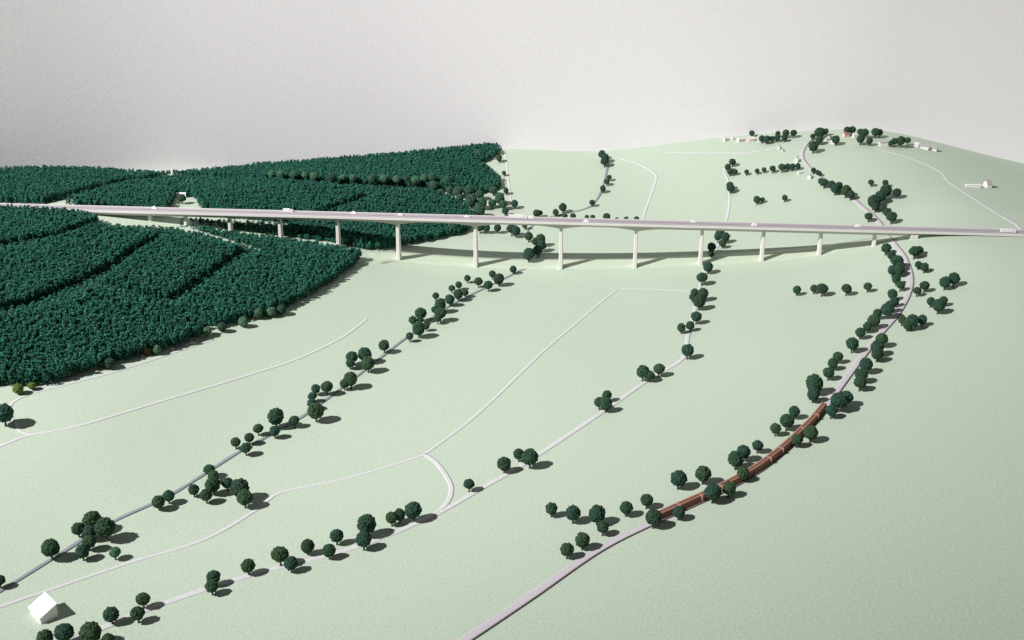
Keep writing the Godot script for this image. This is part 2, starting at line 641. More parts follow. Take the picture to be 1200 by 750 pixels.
# ---------------------------------------------------------------- the scene
func _ready() -> void:
	rng.seed = 20417
	# camera
	var cam := Camera3D.new()
	cam.name = "camera"
	cam.fov = rad_to_deg(2.0 * atan(375.0 / F))
	cam.near = 0.02
	cam.far = 40.0
	cam.position = CAM
	cam.rotation_degrees.x = -PITCH
	add_child(cam)
	cam.current = true
	# room: dim grey light from all round
	var e := Environment.new()
	e.background_mode = Environment.BG_COLOR
	e.background_color = lin(0.085, 0.09, 0.095)
	e.tonemap_mode = Environment.TONE_MAPPER_LINEAR
	e.tonemap_exposure = 1.0
	e.sdfgi_enabled = true
	e.ssao_enabled = true
	e.ssil_enabled = true
	var we := WorldEnvironment.new()
	we.name = "room_light"
	we.environment = e
	add_child(we)
	# one lamp high up on the left
	var lamp := SpotLight3D.new()
	lamp.name = "studio_lamp"
	lamp.position = Vector3(-4.0, 4.05, 0.45)
	lamp.look_at_from_position(lamp.position, Vector3(-0.1, 0.16, -1.94), Vector3.UP)
	lamp.light_energy = 60.0
	lamp.light_color = Color(1.0, 0.985, 0.985)
	lamp.light_size = 0.055
	lamp.spot_range = 20.0
	lamp.spot_attenuation = 2.0
	lamp.spot_angle = 18.0
	lamp.spot_angle_attenuation = 1.0
	lamp.shadow_enabled = true
	add_child(lamp)

	# materials
	M.ground = grained(lin(0.485, 0.578, 0.462), 0.045, 0.085, 5.0, 0.5, 3, 0.9, 0.025)
	M.strip = grained(lin(0.525, 0.61, 0.47), 0.04, 0.085, 5.0, 0.5, 5, 0.9, 0.02)
	M.paper = grained(lin(0.88, 0.855, 0.87), 0.014, 0.06, 2.8, 0.26, 11, 0.95, 0.012)
	M.track = grained(lin(0.62, 0.625, 0.625), 0.04, 0.05, 9.0, 0.6, 13)
	M.stream = grained(lin(0.26, 0.30, 0.31), 0.06, 0.05, 9.0, 0.6, 17)
	M.road = grained(lin(0.55, 0.53, 0.55), 0.04, 0.05, 9.0, 0.6, 19)
	M.rail_edge = grained(lin(0.22, 0.17, 0.19), 0.06, 0.05, 9.0, 0.6, 23)
	M.asphalt = grained(lin(0.46, 0.43, 0.455), 0.04, 0.05, 9.0, 0.6, 29)
	M.lane = mat(lin(0.30, 0.265, 0.29))
	M.concrete = grained(lin(0.76, 0.735, 0.70), 0.02, 0.05, 20.0, 0.4, 31, 0.7)
	M.girder = grained(lin(0.55, 0.53, 0.49), 0.03, 0.05, 20.0, 0.4, 37, 0.8)
	M.white = mat(lin(0.85, 0.84, 0.82), 0.6)
	M.pink_wall = mat(lin(0.78, 0.62, 0.58), 0.8)
	M.house_wall = mat(lin(0.80, 0.77, 0.75), 0.8)
	M.roof_grey = mat(lin(0.42, 0.40, 0.40), 0.8)
	M.roof_white = mat(lin(0.78, 0.74, 0.74), 0.8)
	M.roof_red = mat(lin(0.45, 0.24, 0.17), 0.8)
	M.brick = grained(lin(0.30, 0.15, 0.11), 0.12, 0.07, 30.0, 2.0, 41, 0.9)
	M.cap = grained(lin(0.40, 0.235, 0.18), 0.1, 0.07, 30.0, 1.0, 43, 0.9)
	M.pillar = grained(lin(0.42, 0.27, 0.21), 0.1, 0.07, 30.0, 1.0, 47, 0.9)
	for c in [lin(0.060, 0.140, 0.082), lin(0.055, 0.135, 0.094), lin(0.078, 0.152, 0.074), lin(0.062, 0.120, 0.078), lin(0.20, 0.30, 0.07), lin(0.22, 0.15, 0.06), lin(0.13, 0.29, 0.17), lin(0.08, 0.19, 0.12)]:
		var cm := mat(c, 0.95)
		cm.vertex_color_use_as_albedo = true
		crown_mats.append(cm)
	trunk_mat = mat(lin(0.10, 0.085, 0.06), 0.9)
	var conifer_mat := mat(lin(0.052, 0.245, 0.172), 0.9)
	conifer_mat.vertex_color_use_as_albedo = true
	M.conifer = conifer_mat
	M.conifers = []
	for k in 4: M.conifers.append(conifer(70 + k))
	for k in 7: crowns.append(crown(100 + k, [1.0, 0.94, 1.05, 0.97, 1.0, 0.9, 1.08][k], 0.2))
	trunk_mesh = trunk()

	# plan of the backdrop and of the viaduct
	for p in [[-1.36, -2.14], [-1.05, -2.3], [-0.72, -2.41], [-0.3, -2.48], [0.1, -2.5], [0.5, -2.5], [0.76, -2.495], [0.95, -2.49], [1.15, -2.475], [1.42, -2.44]]:
		wall_plan.append(Vector2(p[0], p[1]))
	deck_a = on_level(112, 244.5, DECK_Y)
	deck_b = on_level(1062, 269.0, DECK_Y)
	deck_dir = (deck_b - deck_a).normalized()
	deck_side = Vector3(-deck_dir.z, 0, deck_dir.x)

	# ground: control points, then the spline
	var ctrl: Array[Vector3] = []
	var da := Vector2(deck_a.x, deck_a.z)
	var db := Vector2(deck_b.x, deck_b.z)
	for p in [[112, 250], [180, 259], [221, 264], [272, 273], [330, 281], [397, 288], [467, 304], [557, 311], [657, 313], [745, 312], [822, 309], [894, 305], [961, 298], [1024, 287], [1064, 272]]:
		ctrl.append(on_plane(p[0], p[1], da, db))
	for t in [-0.08, -0.2, -0.5]:
		ctrl.append(Vector3(deck_a.x, DECK_Y - 0.0035, deck_a.z) + deck_dir * t)
		ctrl.append(Vector3(deck_a.x, DECK_Y - 0.002, deck_a.z) + deck_dir * t - deck_side * 0.06)
	for t in [0.07, 0.15, 0.3]:
		ctrl.append(Vector3(deck_b.x, DECK_Y - 0.004, deck_b.z) + deck_dir * t)
	for p in [[-40, 205], [0, 205], [100, 204], [200, 206], [300, 200], [400, 192], [500, 184], [585, 174], [640, 176], [700, 178], [770, 170], [850, 160], [940, 154], [1000, 151], [1040, 153], [1090, 165], [1150, 180], [1200, 192]]:
		ctrl.append(on_wall(p[0], p[1]))
	for p in [[60, 655, 0.0], [245, 550, 0.0], [370, 478, 0.0], [490, 385, 0.0], [600, 322, 0.0], [20, 460, 0.05], [100, 497, 0.034], [240, 405, 0.034], [300, 440, 0.014], [430, 374, 0.009], [0, 400, 0.065], [100, 340, 0.066], [200, 350, 0.05], [300, 320, 0.045], [0, 280, 0.088],
			[300, 672, 0.0], [508, 604, 0.004], [620, 540, 0.008], [760, 445, 0.010], [806, 395, 0.011], [640, 408, 0.003], [725, 338, 0.003], [100, 745, 0.0], [545, 750, 0.016], [700, 645, 0.022], [765, 612, 0.026], [900, 540, 0.034], [985, 452, 0.040], [1050, 370, 0.05], [1068, 325, 0.056], [1045, 285, 0.057],
			[900, 700, 0.028], [1200, 700, 0.03], [1100, 550, 0.042], [1200, 450, 0.056], [1150, 350, 0.070], [1200, 310, 0.082], [960, 340, 0.03], [900, 400, 0.028],
			[600, 240, 0.03], [700, 240, 0.032], [755, 255, 0.022], [850, 235, 0.05], [850, 200, 0.078], [940, 195, 0.098], [1000, 230, 0.085], [1100, 200, 0.105], [750, 205, 0.06], [1030, 262, 0.062], [1130, 240, 0.094], [1200, 240, 0.083], [640, 205, 0.06], [300, 240, 0.072], [450, 240, 0.052], [450, 285, 0.022], [550, 262, 0.022]]:
		ctrl.append(on_level(p[0], p[1], p[2]))
	for p in [[-1.5, 0.04, -0.5], [0.0, 0.0, -0.5], [1.3, 0.02, -0.5], [-1.5, 0.09, -1.5], [1.3, 0.06, -1.5]]:
		ctrl.append(Vector3(p[0], p[1], p[2]))
	build_heights(ctrl)
	structure("terrain", terrain_mesh(), M.ground)
	structure("backdrop_wall", backdrop_mesh(), M.paper)

	# paths, stream and roads laid on the ground
	structure("stream", ribbon(ground_path([[-30, 708], [0, 693], [60, 656], [130, 613], [200, 580], [275, 533], [340, 497], [372, 476], [430, 432], [480, 393], [530, 357], [600, 322], [617, 314], [629, 303], [634, 292], [628, 282], [619, 274], [621, 267], [632, 260], [646, 254], [665, 250], [690, 243], [703, 228], [710, 205], [713, 190]]), 0.0048, 0.0008, 0.0, 0.15), M.stream)
	for p in [
			[[[-30, 533], [0, 523], [20, 515], [40, 509], [100, 497], [200, 467], [290, 440], [350, 420], [400, 396], [430, 374]], 0.0042],
			[[[36, 509], [24, 505], [17, 495], [12, 482], [15, 472], [35, 462], [80, 450], [130, 437], [190, 418], [250, 398]], 0.0036],
			[[[-30, 720], [0, 711], [50, 694], [150, 660], [240, 632], [300, 598], [330, 577], [400, 562], [460, 545], [497, 533]], 0.0048],
			[[[497, 532], [510, 541], [522, 556], [529, 572], [524, 589], [508, 604]], 0.0062],
			[[[497, 533], [560, 485], [640, 409], [700, 358], [725, 338]], 0.0042],
			[[[725, 338], [770, 339], [820, 342]], 0.0022],
			[[[60, 765], [100, 745], [190, 708], [300, 672], [420, 640], [508, 604], [560, 575], [620, 540], [700, 487], [760, 445], [800, 420], [806, 395], [815, 360], [825, 320], [838, 295], [848, 270], [855, 237], [853, 212], [849, 200], [858, 188], [876, 179], [905, 174], [928, 166], [943, 160]], 0.0088, 0.0042],
			[[[780, 178], [820, 179], [876, 179]], 0.0048],
			[[[725, 185], [750, 193], [768, 205], [766, 220], [756, 248], [752, 262]], 0.0048],
			[[[592, 179], [594, 195], [597, 222], [601, 246]], 0.0040],
			[[[1028, 175], [1065, 185], [1100, 200], [1112, 213], [1140, 232], [1165, 248], [1188, 262]], 0.0046],
			[[[1172, 252], [1186, 259], [1204, 276]], 0.0072]]:
		structure("path", ribbon(ground_path(p[0]), p[1], 0.00035, 0.0, 0.06, p[2] if p.size() > 2 else 0.0), M.track)
	var road_px := [[500, 778], [545, 750], [620, 700], [700, 645], [765, 612], [850, 573], [900, 543], [945, 503], [967, 477], [985, 452], [1005, 425], [1030, 393], [1050, 370], [1064, 345], [1067, 325], [1060, 303], [1047, 285], [1031, 262], [1005, 238], [985, 222], [960, 207], [946, 194], [940, 184], [942, 174], [949, 164], [956, 158]]
	var road_path := ground_path(road_px)
	structure("country_road", ribbon(road_path, 0.0108, 0.0007, 0.0, 0.0, 0.0068), M.road)
	structure("road_kerb", ribbon(road_path, 0.0012, 0.0014, 0.0057, 0.0, 0.0007), M.rail_edge)
	structure("meadow_strip", ribbon(ground_path([[438, 304], [470, 302], [557, 308], [657, 310], [745, 309], [822, 306], [894, 302], [961, 295], [1010, 286], [1046, 279]]), 0.05, 0.0009, -0.003), M.strip)

	build_viaduct()
	build_wall(road_path)
	build_forest()
	build_trees()
	build_houses()
	# vehicles
	for c in [[181, -0.0077, "small white car at the forest end of the viaduct"], [414, -0.0083, "white car on the viaduct deck where forest stands behind, ahead of a second car"], [469, -0.0038, "white car on the viaduct deck above the pier beside the forest edge"], [547, -0.0026, "white car on the viaduct deck following the long lorry"], [622, -0.0083, "white car directly in front of the long lorry on the viaduct"], [687, 0.0070, "white car near the parapet between the two tallest piers of the viaduct"], [813, -0.0090, "white car on the far lane of the viaduct above the light road"], [884, 0.0026, "white car in mid deck near the slanting short piers"], [1007, -0.0070, "white car near the viaduct's end beside the country road crossing"]]:
		car(c[0], c[1], c[2], M.white)
	lorry(606, -0.006, 0.034, "long white lorry on the viaduct above the tree clump by the stream", M.white)
	lorry(337, -0.008, 0.019, "short white lorry on the viaduct in front of the dark forest", M.white)
	lorry(1182, 0.004, 0.026, "white lorry on the open road beyond the viaduct end", M.white)

func build_viaduct() -> void:
	var at := deck_a
	var turn := atan2(-deck_dir.z, deck_dir.x)
	var o := thing("viaduct", at, turn, "long white road viaduct on slender tapering piers crossing the green valley", "viaduct")
	var total := (deck_b - deck_a).length()
	var hw := 0.0145
	# piers: seen x, local
	var pier_px := [180.0, 221.0, 272.0, 330.0, 397.0, 467.0, 557.5, 657.5, 745.0, 822.0, 894.0, 961.0, 1024.0]
	var s_of: Array[float] = []
	for px in pier_px:
		var p := on_plane(px, 285.0, Vector2(deck_a.x, deck_a.z), Vector2(deck_b.x, deck_b.z))
		s_of.append((p - deck_a).dot(deck_dir))
	# deck slab and everything on it runs on past both ends as the road on the ground
	var a := -0.75
	var b := total + 0.35
	var side := Vector3.BACK
	var slab := sweep([Vector3(a, 0, 0), Vector3(b, 0, 0)], [rect(-hw, hw, -0.0026, 0.0), rect(-hw, hw, -0.0026, 0.0)], side)
	part("deck_slab", slab, M.concrete, o)
	for k in [-1.0, 1.0]:
		var c := part("carriageway", sweep([Vector3(a, 0, 0), Vector3(b, 0, 0)], [rect(-0.0063, 0.0063, 0.0001, 0.0008), rect(-0.0063, 0.0063, 0.0001, 0.0008)], side), M.asphalt, o)
		c.position.z = k * 0.0073
		var l := part("lane_line", sweep([Vector3(a, 0, 0), Vector3(b, 0, 0)], [rect(-0.0004, 0.0004, 0.0008, 0.001), rect(-0.0004, 0.0004, 0.0008, 0.001)], side), M.lane, o)
		l.position.z = k * 0.0073
		var p := part("parapet", sweep([Vector3(a, 0, 0), Vector3(b, 0, 0)], [rect(-0.0008, 0.0008, -0.0024, 0.0013), rect(-0.0008, 0.0008, -0.0024, 0.0013)], side), M.concrete, o)
		p.position.z = k * (hw + 0.0011)
	part("median_barrier", sweep([Vector3(a, 0, 0), Vector3(b, 0, 0)], [rect(-0.0006, 0.0006, 0.0001, 0.0014), rect(-0.0006, 0.0006, 0.0001, 0.0014)], side), M.lane, o)
	# haunched box girder
	var pts := []
	var sec := []
	var n := 160
	for i in n + 1:
		var s := total * i / n
		var depth := 0.0058
		for k in s_of.size():
			var span := 0.06
			var u := absf(s - s_of[k]) / span
			if k >= 5 and k <= 8 and u < 1.0:
				depth = maxf(depth, 0.0052 + 0.0062 * (1.0 - u) * (1.0 - u))
		if s_of[5] < s and s < s_of[8]:
			depth = maxf(depth - 0.001, 0.0042)
		pts.append(Vector3(s, 0, 0))
		sec.append([Vector2(-0.0075, -depth - 0.0032), Vector2(0.0075, -depth - 0.0032), Vector2(0.0105, -0.0028), Vector2(-0.0105, -0.0028)])
	part("girder", sweep(pts, sec, side), M.girder, o)
	# piers, battered: wide foot across the deck
	for k in pier_px.size():
		var w := at + deck_dir * s_of[k]
		var g := minf(gh(w.x, w.z), minf(gh(w.x + deck_side.x * 0.012, w.z + deck_side.z * 0.012), gh(w.x - deck_side.x * 0.012, w.z - deck_side.z * 0.012))) - DECK_Y - 0.001
		var top := -0.0088
		var tall := top - g
		if tall < 0.006: continue
		var st := new_st()
		var levels := 7
		var rings := []
		for i in levels + 1:
			var y := g + tall * i / levels
			var dn := (top - y)
			var hx := 0.0027 + 0.009 * dn + 0.06 * dn * dn
			var hz := 0.0045 + 0.045 * dn + 0.22 * dn * dn
			var ch := 0.0008
			rings.append([Vector3(-hx, y, -hz + ch), Vector3(-hx + ch, y, -hz), Vector3(hx - ch, y, -hz), Vector3(hx, y, -hz + ch), Vector3(hx, y, hz - ch), Vector3(hx - ch, y, hz), Vector3(-hx + ch, y, hz), Vector3(-hx, y, hz - ch)])
		for i in levels:
			for q in 8:
				var q2 := (q + 1) % 8
				quad(st, rings[i][q], rings[i][q2], rings[i + 1][q2], rings[i + 1][q])
		for q in range(1, 7):
			for v in [rings[levels][0], rings[levels][q], rings[levels][q + 1]]: st.add_vertex(v)
		var pm := part("pier", flat(st), M.concrete, o)
		pm.position.x = s_of[k]
	for s: float in [-0.004, total + 0.012]:
		var st := new_st()
		var w := at + deck_dir * s
		frustum(st, Transform3D(Basis.IDENTITY, Vector3(s, 0, 0)), Vector2(0.006, 0.0145), Vector2(0.006, 0.0145), minf(gh(w.x, w.z) - DECK_Y, -0.012) - 0.006, -0.0045)
		part("abutment", flat(st), M.concrete, o)

func build_wall(path: Array[Vector3]) -> void:
	# the red retaining wall along the lower side of the country road
	var first := hit(772, 609)
	var last := hit(966, 478)
	var i0 := 0
	var i1 := 0
	for i in path.size():
		if Vector2(path[i].x - first.x, path[i].z - first.z).length() < Vector2(path[i0].x - first.x, path[i0].z - first.z).length(): i0 = i
		if Vector2(path[i].x - last.x, path[i].z - last.z).length() < Vector2(path[i1].x - last.x, path[i1].z - last.z).length(): i1 = i
	var o := thing("retaining_wall", Vector3(path[i0].x, gh(path[i0].x, path[i0].z), path[i0].z), 0.0, "curved reddish brown retaining wall in joined lengths along the country road", "wall")
	var org := o.position
	var count := 10
	for k in count:
		var a := i0 + (i1 - i0) * k / count
		var b := i0 + (i1 - i0) * (k + 1) / count
		var pts := []
		var sides := []
		for i in range(a, b + 1):
			var d := (path[mini(i + 1, path.size() - 1)] - path[maxi(i - 1, 0)]).normalized()
			var s := Vector3(-d.z, 0, d.x)
			var c := path[i] + s * 0.0005
			pts.append(Vector3(c.x, gh(c.x, c.z), c.z) - org)
			sides.append(s)
		var st := new_st()
		var cap := new_st()
		for i in pts.size() - 1:
			var q := []
			var r := []
			for e in 2:
				var p: Vector3 = pts[i + e]
				var s: Vector3 = sides[i + e]
				q.append([p - s * 0.0036 - Vector3.UP * 0.002, p - s * 0.0036 + Vector3.UP * 0.0078, p + s * 0.0018 + Vector3.UP * 0.0078, p + s * 0.0040 - Vector3.UP * 0.004])
				r.append([p - s * 0.0040 + Vector3.UP * 0.0078, p - s * 0.0040 + Vector3.UP * 0.0086, p - s * 0.0020 + Vector3.UP * 0.0086, p - s * 0.0020 + Vector3.UP * 0.0078])
			for m in 3: quad(st, q[0][m], q[1][m], q[1][m + 1], q[0][m + 1])
			for m in 3: quad(cap, r[0][m], r[1][m], r[1][m + 1], r[0][m + 1])
		part("wall_length", flat(st), M.brick, o)
		part("coping", flat(cap), M.cap, o)
		if k > 0:
			st = new_st()
			var s0: Vector3 = sides[0]
			var t := Transform3D(Basis(Vector3(-s0.z, 0, s0.x), Vector3.UP, s0), pts[0])
			frustum(st, t, Vector2(0.0005, 0.0041), Vector2(0.0005, 0.0038), -0.003, 0.0089)
			part("pilaster", flat(st), M.pillar, o)

func build_forest() -> void:
	forest("forest_block", [[-60, 237], [15, 238], [106, 245], [114, 250], [64, 267], [-60, 289]], 0.019, "dark conifer block beside the road end of the viaduct, below a bare strip")
	forest("forest_block", [[-60, 303], [30, 285], [107, 260], [150, 264], [188, 269], [158, 281], [116, 308], [30, 343], [-60, 364]], 0.022, "broad dark conifer block sloping below the viaduct's forest end, between two dark rides")
	forest("forest_block", [[120, 321], [172, 284], [199, 268], [282, 285], [252, 304], [196, 340], [160, 334]], 0.022, "four-sided conifer block between the two slanting dark rides near the viaduct")
	forest("forest_block", [[206, 349], [266, 314], [300, 290], [340, 282], [424, 291], [392, 315], [358, 335], [325, 352], [285, 361], [250, 370], [240, 364]], 0.022, "bright green conifer block with its corner pointing at the viaduct piers")
	forest("forest_block", [[-60, 377], [60, 354], [115, 330], [160, 341], [196, 350], [232, 370], [238, 376], [215, 387], [175, 397], [140, 406], [100, 418], [50, 433], [-60, 437]], 0.024, "darkest conifer block at the meadow edge with mixed shrubs along its foot")
	forest("forest_block", [[-60, 197], [60, 192], [130, 195], [200, 199], [140, 206], [70, 223], [40, 230], [-60, 231]], 0.020, "low conifer block against the backdrop beyond the bare strip")
	forest("forest_block", [[150, 209], [205, 203], [310, 206], [400, 213], [428, 222], [385, 237], [345, 252], [262, 244], [236, 236], [228, 221], [206, 218], [200, 230], [192, 241], [110, 239], [72, 231]], 0.020, "conifer block directly behind the viaduct deck around a small clearing")
	forest("forest_block", [[200, 198], [300, 189], [450, 177], [545, 166], [580, 162], [586, 172], [562, 184], [586, 204], [586, 212], [556, 219], [520, 213], [430, 208], [380, 206], [310, 203]], 0.020, "long conifer ridge rising to a rounded end against the backdrop")
	forest("forest_block", [[404, 240], [446, 222], [500, 217], [530, 226], [556, 244], [548, 262], [510, 270], [470, 277], [440, 282], [400, 274], [330, 262], [350, 256]], 0.020, "conifer block passing under the viaduct to the open meadow")
	forest("forest_block", [[188, 252], [236, 254], [300, 258], [340, 260], [400, 270], [442, 284], [425, 290], [380, 289], [300, 284], [270, 275], [225, 261], [200, 257]], 0.012, "low young conifers in the shade under the viaduct deck")
	forest("undergrowth", [[-60, 252], [112, 258], [150, 262], [195, 263], [240, 271], [290, 287], [410, 300], [385, 322], [345, 345], [290, 366], [245, 376], [175, 402], [100, 424], [50, 438], [-60, 442]], 0.009, "knee-high dark undergrowth filling the rides between the near conifer blocks", 0.0066)
	forest("undergrowth", [[120, 214], [200, 207], [330, 208], [420, 214], [500, 219], [440, 228], [400, 242], [340, 250], [330, 226], [240, 214]], 0.010, "knee-high undergrowth in the seams between the far conifer blocks", 0.0066)

func build_trees() -> void:
	# along the stream below the viaduct
	tree_row([[-1, 680, 13], [59, 642, 20.5], [91.5, 619.6, 14], [108, 609.6, 20], [123, 618, 23], [105, 623, 15], [104, 634.7, 15.5], [96.5, 646, 15.5], [134.6, 647, 13, 6], [185.5, 588, 14], [197.5, 581, 13]], "dark ball tree on the lower stream bank", "white hut", 50, 715, "trees along the lower stream")
	tree_row([[245, 550, 13], [250, 557, 12.5], [249, 568, 17], [241.5, 580, 14], [227, 573.6, 12.5], [266.5, 566, 13], [281, 571.6, 21], [286.6, 583, 17.5]], "dark ball tree between stream and winding track", "white hut", 50, 715, "clump between stream and track")
	tree_row([[276, 518, 11.5], [288, 524.7, 12.5], [292, 512.7, 11.5], [302.4, 502, 11.5], [321.7, 505, 12], [323, 488, 18.5], [344.7, 492.6, 11.5], [370, 481.4, 18], [365.5, 472.6, 11], [366, 464, 10], [370, 455.5, 10.5], [383, 453, 13.5], [403.6, 449.5, 10.5], [410.7, 443.8, 16]], "ball tree along the middle stream", "track fork", 497, 533, "trees along the middle stream")
	tree_row([[410.4, 425.4, 10], [412.4, 418.3, 13.5], [427.4, 415, 14.5], [431, 425.4, 15], [450, 404.5, 12.5], [480, 394, 9], [490.6, 385, 14.5], [499.4, 382, 8], [483.6, 375, 9], [492, 374.7, 8], [493, 367, 13.5], [509.4, 362.7, 8], [516, 366.5, 14], [513, 373, 9], [516, 357, 13], [510.6, 346.4, 8], [527, 350.7, 11], [529.4, 337.6, 7.5], [537, 344.7, 11], [537.5, 333.6, 8], [545, 342.7, 8], [547.6, 326, 7.5], [560.6, 329.5, 10], [572, 334, 10], [577, 321, 8], [584.5, 326.7, 11.5], [601.4, 315.4, 8]], "ball tree in the dense stream row below the viaduct", "stream crossing pier", 657, 312, "trees up the stream to the viaduct")
	# stream under and behind the viaduct
	tree_row([[619.6, 297.4, 13.5, 1], [629.7, 292.9, 10], [627.7, 282.8, 8.5], [634.7, 287.3, 10.5, 1], [633.4, 280.3, 11.5], [619.6, 276.6, 9.5, 2], [615, 264, 6.5], [604.6, 270.3, 10.5, 1], [599.6, 267.8, 11.5], [583, 267, 8.5], [570, 267, 8.5, 1], [562.5, 266.5, 9]], "ball tree at the stream crossing under the viaduct", "tall pier there", 657, 312, "trees under the viaduct")
	tree_row([[629, 249.7, 8.5], [632.7, 249.5, 6.5], [651.2, 248.5, 7, 2], [659.5, 242.7, 9], [662, 253, 6], [671.5, 253, 6.5], [687.8, 254.5, 5.5], [694.6, 254.5, 5.5], [711, 254, 8.5], [723, 256.5, 4.5], [733.7, 256.8, 6], [746, 256.5, 6.5]], "ball tree just behind the viaduct parapet", "forest end", 600, 250, "trees right behind the viaduct")
	tree_row([[694, 237.2, 6.5], [706.6, 221, 6.5], [711, 212.6, 6.5, 2], [714, 207.6, 6], [708.4, 188.8, 9], [709, 184, 9], [705.4, 180.6, 8.5]], "ball tree by the upper stream on the far meadow", "backdrop", 711, 180, "trees along the upper stream")
	tree_row([[585, 185, 7, 2], [590.6, 202.6, 5], [593, 223.4, 6], [603, 238.5, 8], [592, 247, 7.5]], "lone ball tree on the pale path at the forest's end", "backdrop", 592, 177, "trees by the forest path")
	# the light road
	tree_row([[52.6, 747.5, 18], [75, 741, 21], [106, 740.5, 24], [126.6, 750, 15], [130, 720, 17], [161, 718.6, 16.5], [167.4, 702, 16], [248, 687, 15], [250, 676, 15.5], [290.7, 663, 15.5]], "dark ball tree by the lowest light road", "white hut", 50, 715, "trees by the hut and light road")
	tree_row([[328, 649.5, 20], [341, 660, 15.5], [360.4, 640, 15], [394.5, 627.7, 15.5], [385.5, 645, 15], [429.6, 614, 22], [426, 632, 18.5], [459, 606.7, 14], [468.4, 603, 13], [484, 597.7, 19.5]], "dark ball tree lining the light road below the fork", "fork", 508, 604, "trees along the light road below the fork")
	tree_row([[549.6, 567, 13], [590.7, 543.3, 15.5], [607.8, 532, 12.5], [621, 535.3, 19], [702.5, 471.4, 12], [711.3, 463, 11], [710, 473, 14], [753.6, 435.5, 15.5], [761.4, 439.5, 11.5], [772.4, 432, 13], [805.8, 410.3, 14.5]], "ball tree on the light road above the fork", "fork", 508, 604, "trees along the light road above the fork")
	tree_row([[798.5, 383.8, 9.5], [808.8, 381.3, 9.5], [816, 371, 12], [819.5, 353, 14], [824, 344, 12], [814, 342.7, 9], [811.5, 348, 8], [822.8, 325, 12.5], [829.8, 312.6, 11], [833.6, 297.5, 7], [834, 289.5, 10]], "ball tree where the light road climbs", "viaduct pier there", 822, 309, "trees up the light road to the viaduct")
	tree_row([[846.7, 285, 8], [850, 277.5, 10], [841.7, 276.7, 10], [844, 271.7, 10]], "ball tree in the light road's clump beyond the viaduct", "viaduct pier there", 822, 309, "clump under the viaduct")
	# the country road
	tree_row([[646.3, 596, 14], [671.6, 601, 17.5], [700, 602, 18.5], [706.5, 617.7, 14.5], [682.7, 632.8, 16.5], [664.6, 644, 15.5], [734, 595, 14.5], [757.8, 585.7, 14.5]], "dark ball tree on the meadow below the red wall", "wall's lower end", 772, 609, "trees at the lower end of the red wall")
	tree_row([[766, 606, 18.5], [795.4, 600, 13.5], [835.5, 576.4, 18.5], [854.3, 572, 15], [871, 554.6, 14, 2], [934, 515, 13], [950.3, 507, 15.5], [974.4, 481, 13, 1]], "ball tree on the outer side of the red wall", "wall's lower end", 772, 609, "trees on the outer side of the red wall")
	tree_row([[795.4, 560.6, 18], [824, 555, 17.5], [862.6, 537.5, 18], [871.4, 529.5, 16], [888, 522, 12.5], [909, 502, 12.5], [922.3, 493, 16], [931, 482, 12.5]], "ball tree on the inner side of the red wall", "wall's lower end", 772, 609, "trees on the inner side of the red wall")
	tree_row([[953.3, 462, 13.5], [954.6, 449.3, 18.5], [971, 436.5, 12.5], [976, 425.5, 11.5], [982, 417.7, 11.5], [999, 402.7, 14.5], [1008.3, 389.4, 11], [1016.6, 382.6, 10.5], [1024, 375.6, 13.5], [1028.4, 367, 10], [1040, 362.5, 15], [1043, 358, 12], [1048.4, 352.6, 10], [1046, 344.5, 11], [1055.4, 334, 10], [1050.4, 327, 9.5]], "ball tree on the country road's meadow side", "red wall's upper end", 967, 477, "meadow side row of the country road")
	tree_row([[983, 469, 19], [991.7, 465, 15.5], [1008, 448, 14], [1009.7, 438.8, 14], [1015, 427, 15], [1028.4, 414.7, 13], [1028, 406.5, 15], [1033.6, 397, 14], [1064, 379.6, 11.5], [1057.4, 374.6, 9.5], [1069.7, 375.6, 15], [1081, 374.6, 10.5]], "ball tree on the country road's slope side", "red wall's upper end", 967, 477, "slope side of the country road")
	tree_row([[1046, 316.4, 10.5], [1053.6, 316, 11.5], [1051.6, 305.7, 14], [1055, 311, 10], [1044.6, 299, 9.5], [1038.6, 290.6, 11]], "ball tree in the thick roadside row", "viaduct's last pier", 1024, 287, "row by the road below the viaduct")
	tree_row([[1075, 340.5, 9.5], [1083.5, 334.5, 11], [1107.6, 330.5, 12.5], [1118, 326, 13], [1091, 353, 9.5], [1100, 357.6, 14], [1105.6, 352, 9.5], [1072, 294, 12.5], [1077.4, 292.6, 9], [1076.4, 310, 8], [1083.5, 312.7, 9.5]], "ball tree in clumps outside the road bend", "viaduct's last pier", 1024, 287, "clumps outside the road bend")
	tree_row([[934, 339.5, 9], [954, 338, 8.5], [963.7, 338, 12.5], [992.3, 338, 11.5], [1017, 335.5, 9.5]], "ball tree in the short meadow line", "country road", 1060, 335, "short line on the meadow")
	# far slope
	tree_row([[1018, 253.3, 9], [1020.8, 213.6, 6.5], [1037.6, 214, 7], [1038.5, 222.8, 13], [1051, 225.5, 9.5], [1031.5, 229.8, 12], [1024, 235.7, 13], [1026, 242, 9], [1035, 244, 7.5], [1040, 248.5, 9.5], [1045, 253.7, 11.5]], "ball tree in the thicket beyond the viaduct", "viaduct's last pier", 1024, 287, "thicket beyond the viaduct")
	tree_row([[953.3, 199.5, 6], [957.8, 201.5, 5.5], [960.4, 203, 5], [962.3, 212.3, 7], [966, 213.8, 9], [974.4, 216, 8.5], [979, 220.6, 10.5], [983.4, 216.8, 7.5], [983, 218, 9], [991.7, 223, 11.5], [997, 227.6, 9]], "ball tree in the upper country road hedge", "viaduct's last pier", 1024, 287, "hedge row of the upper country road")
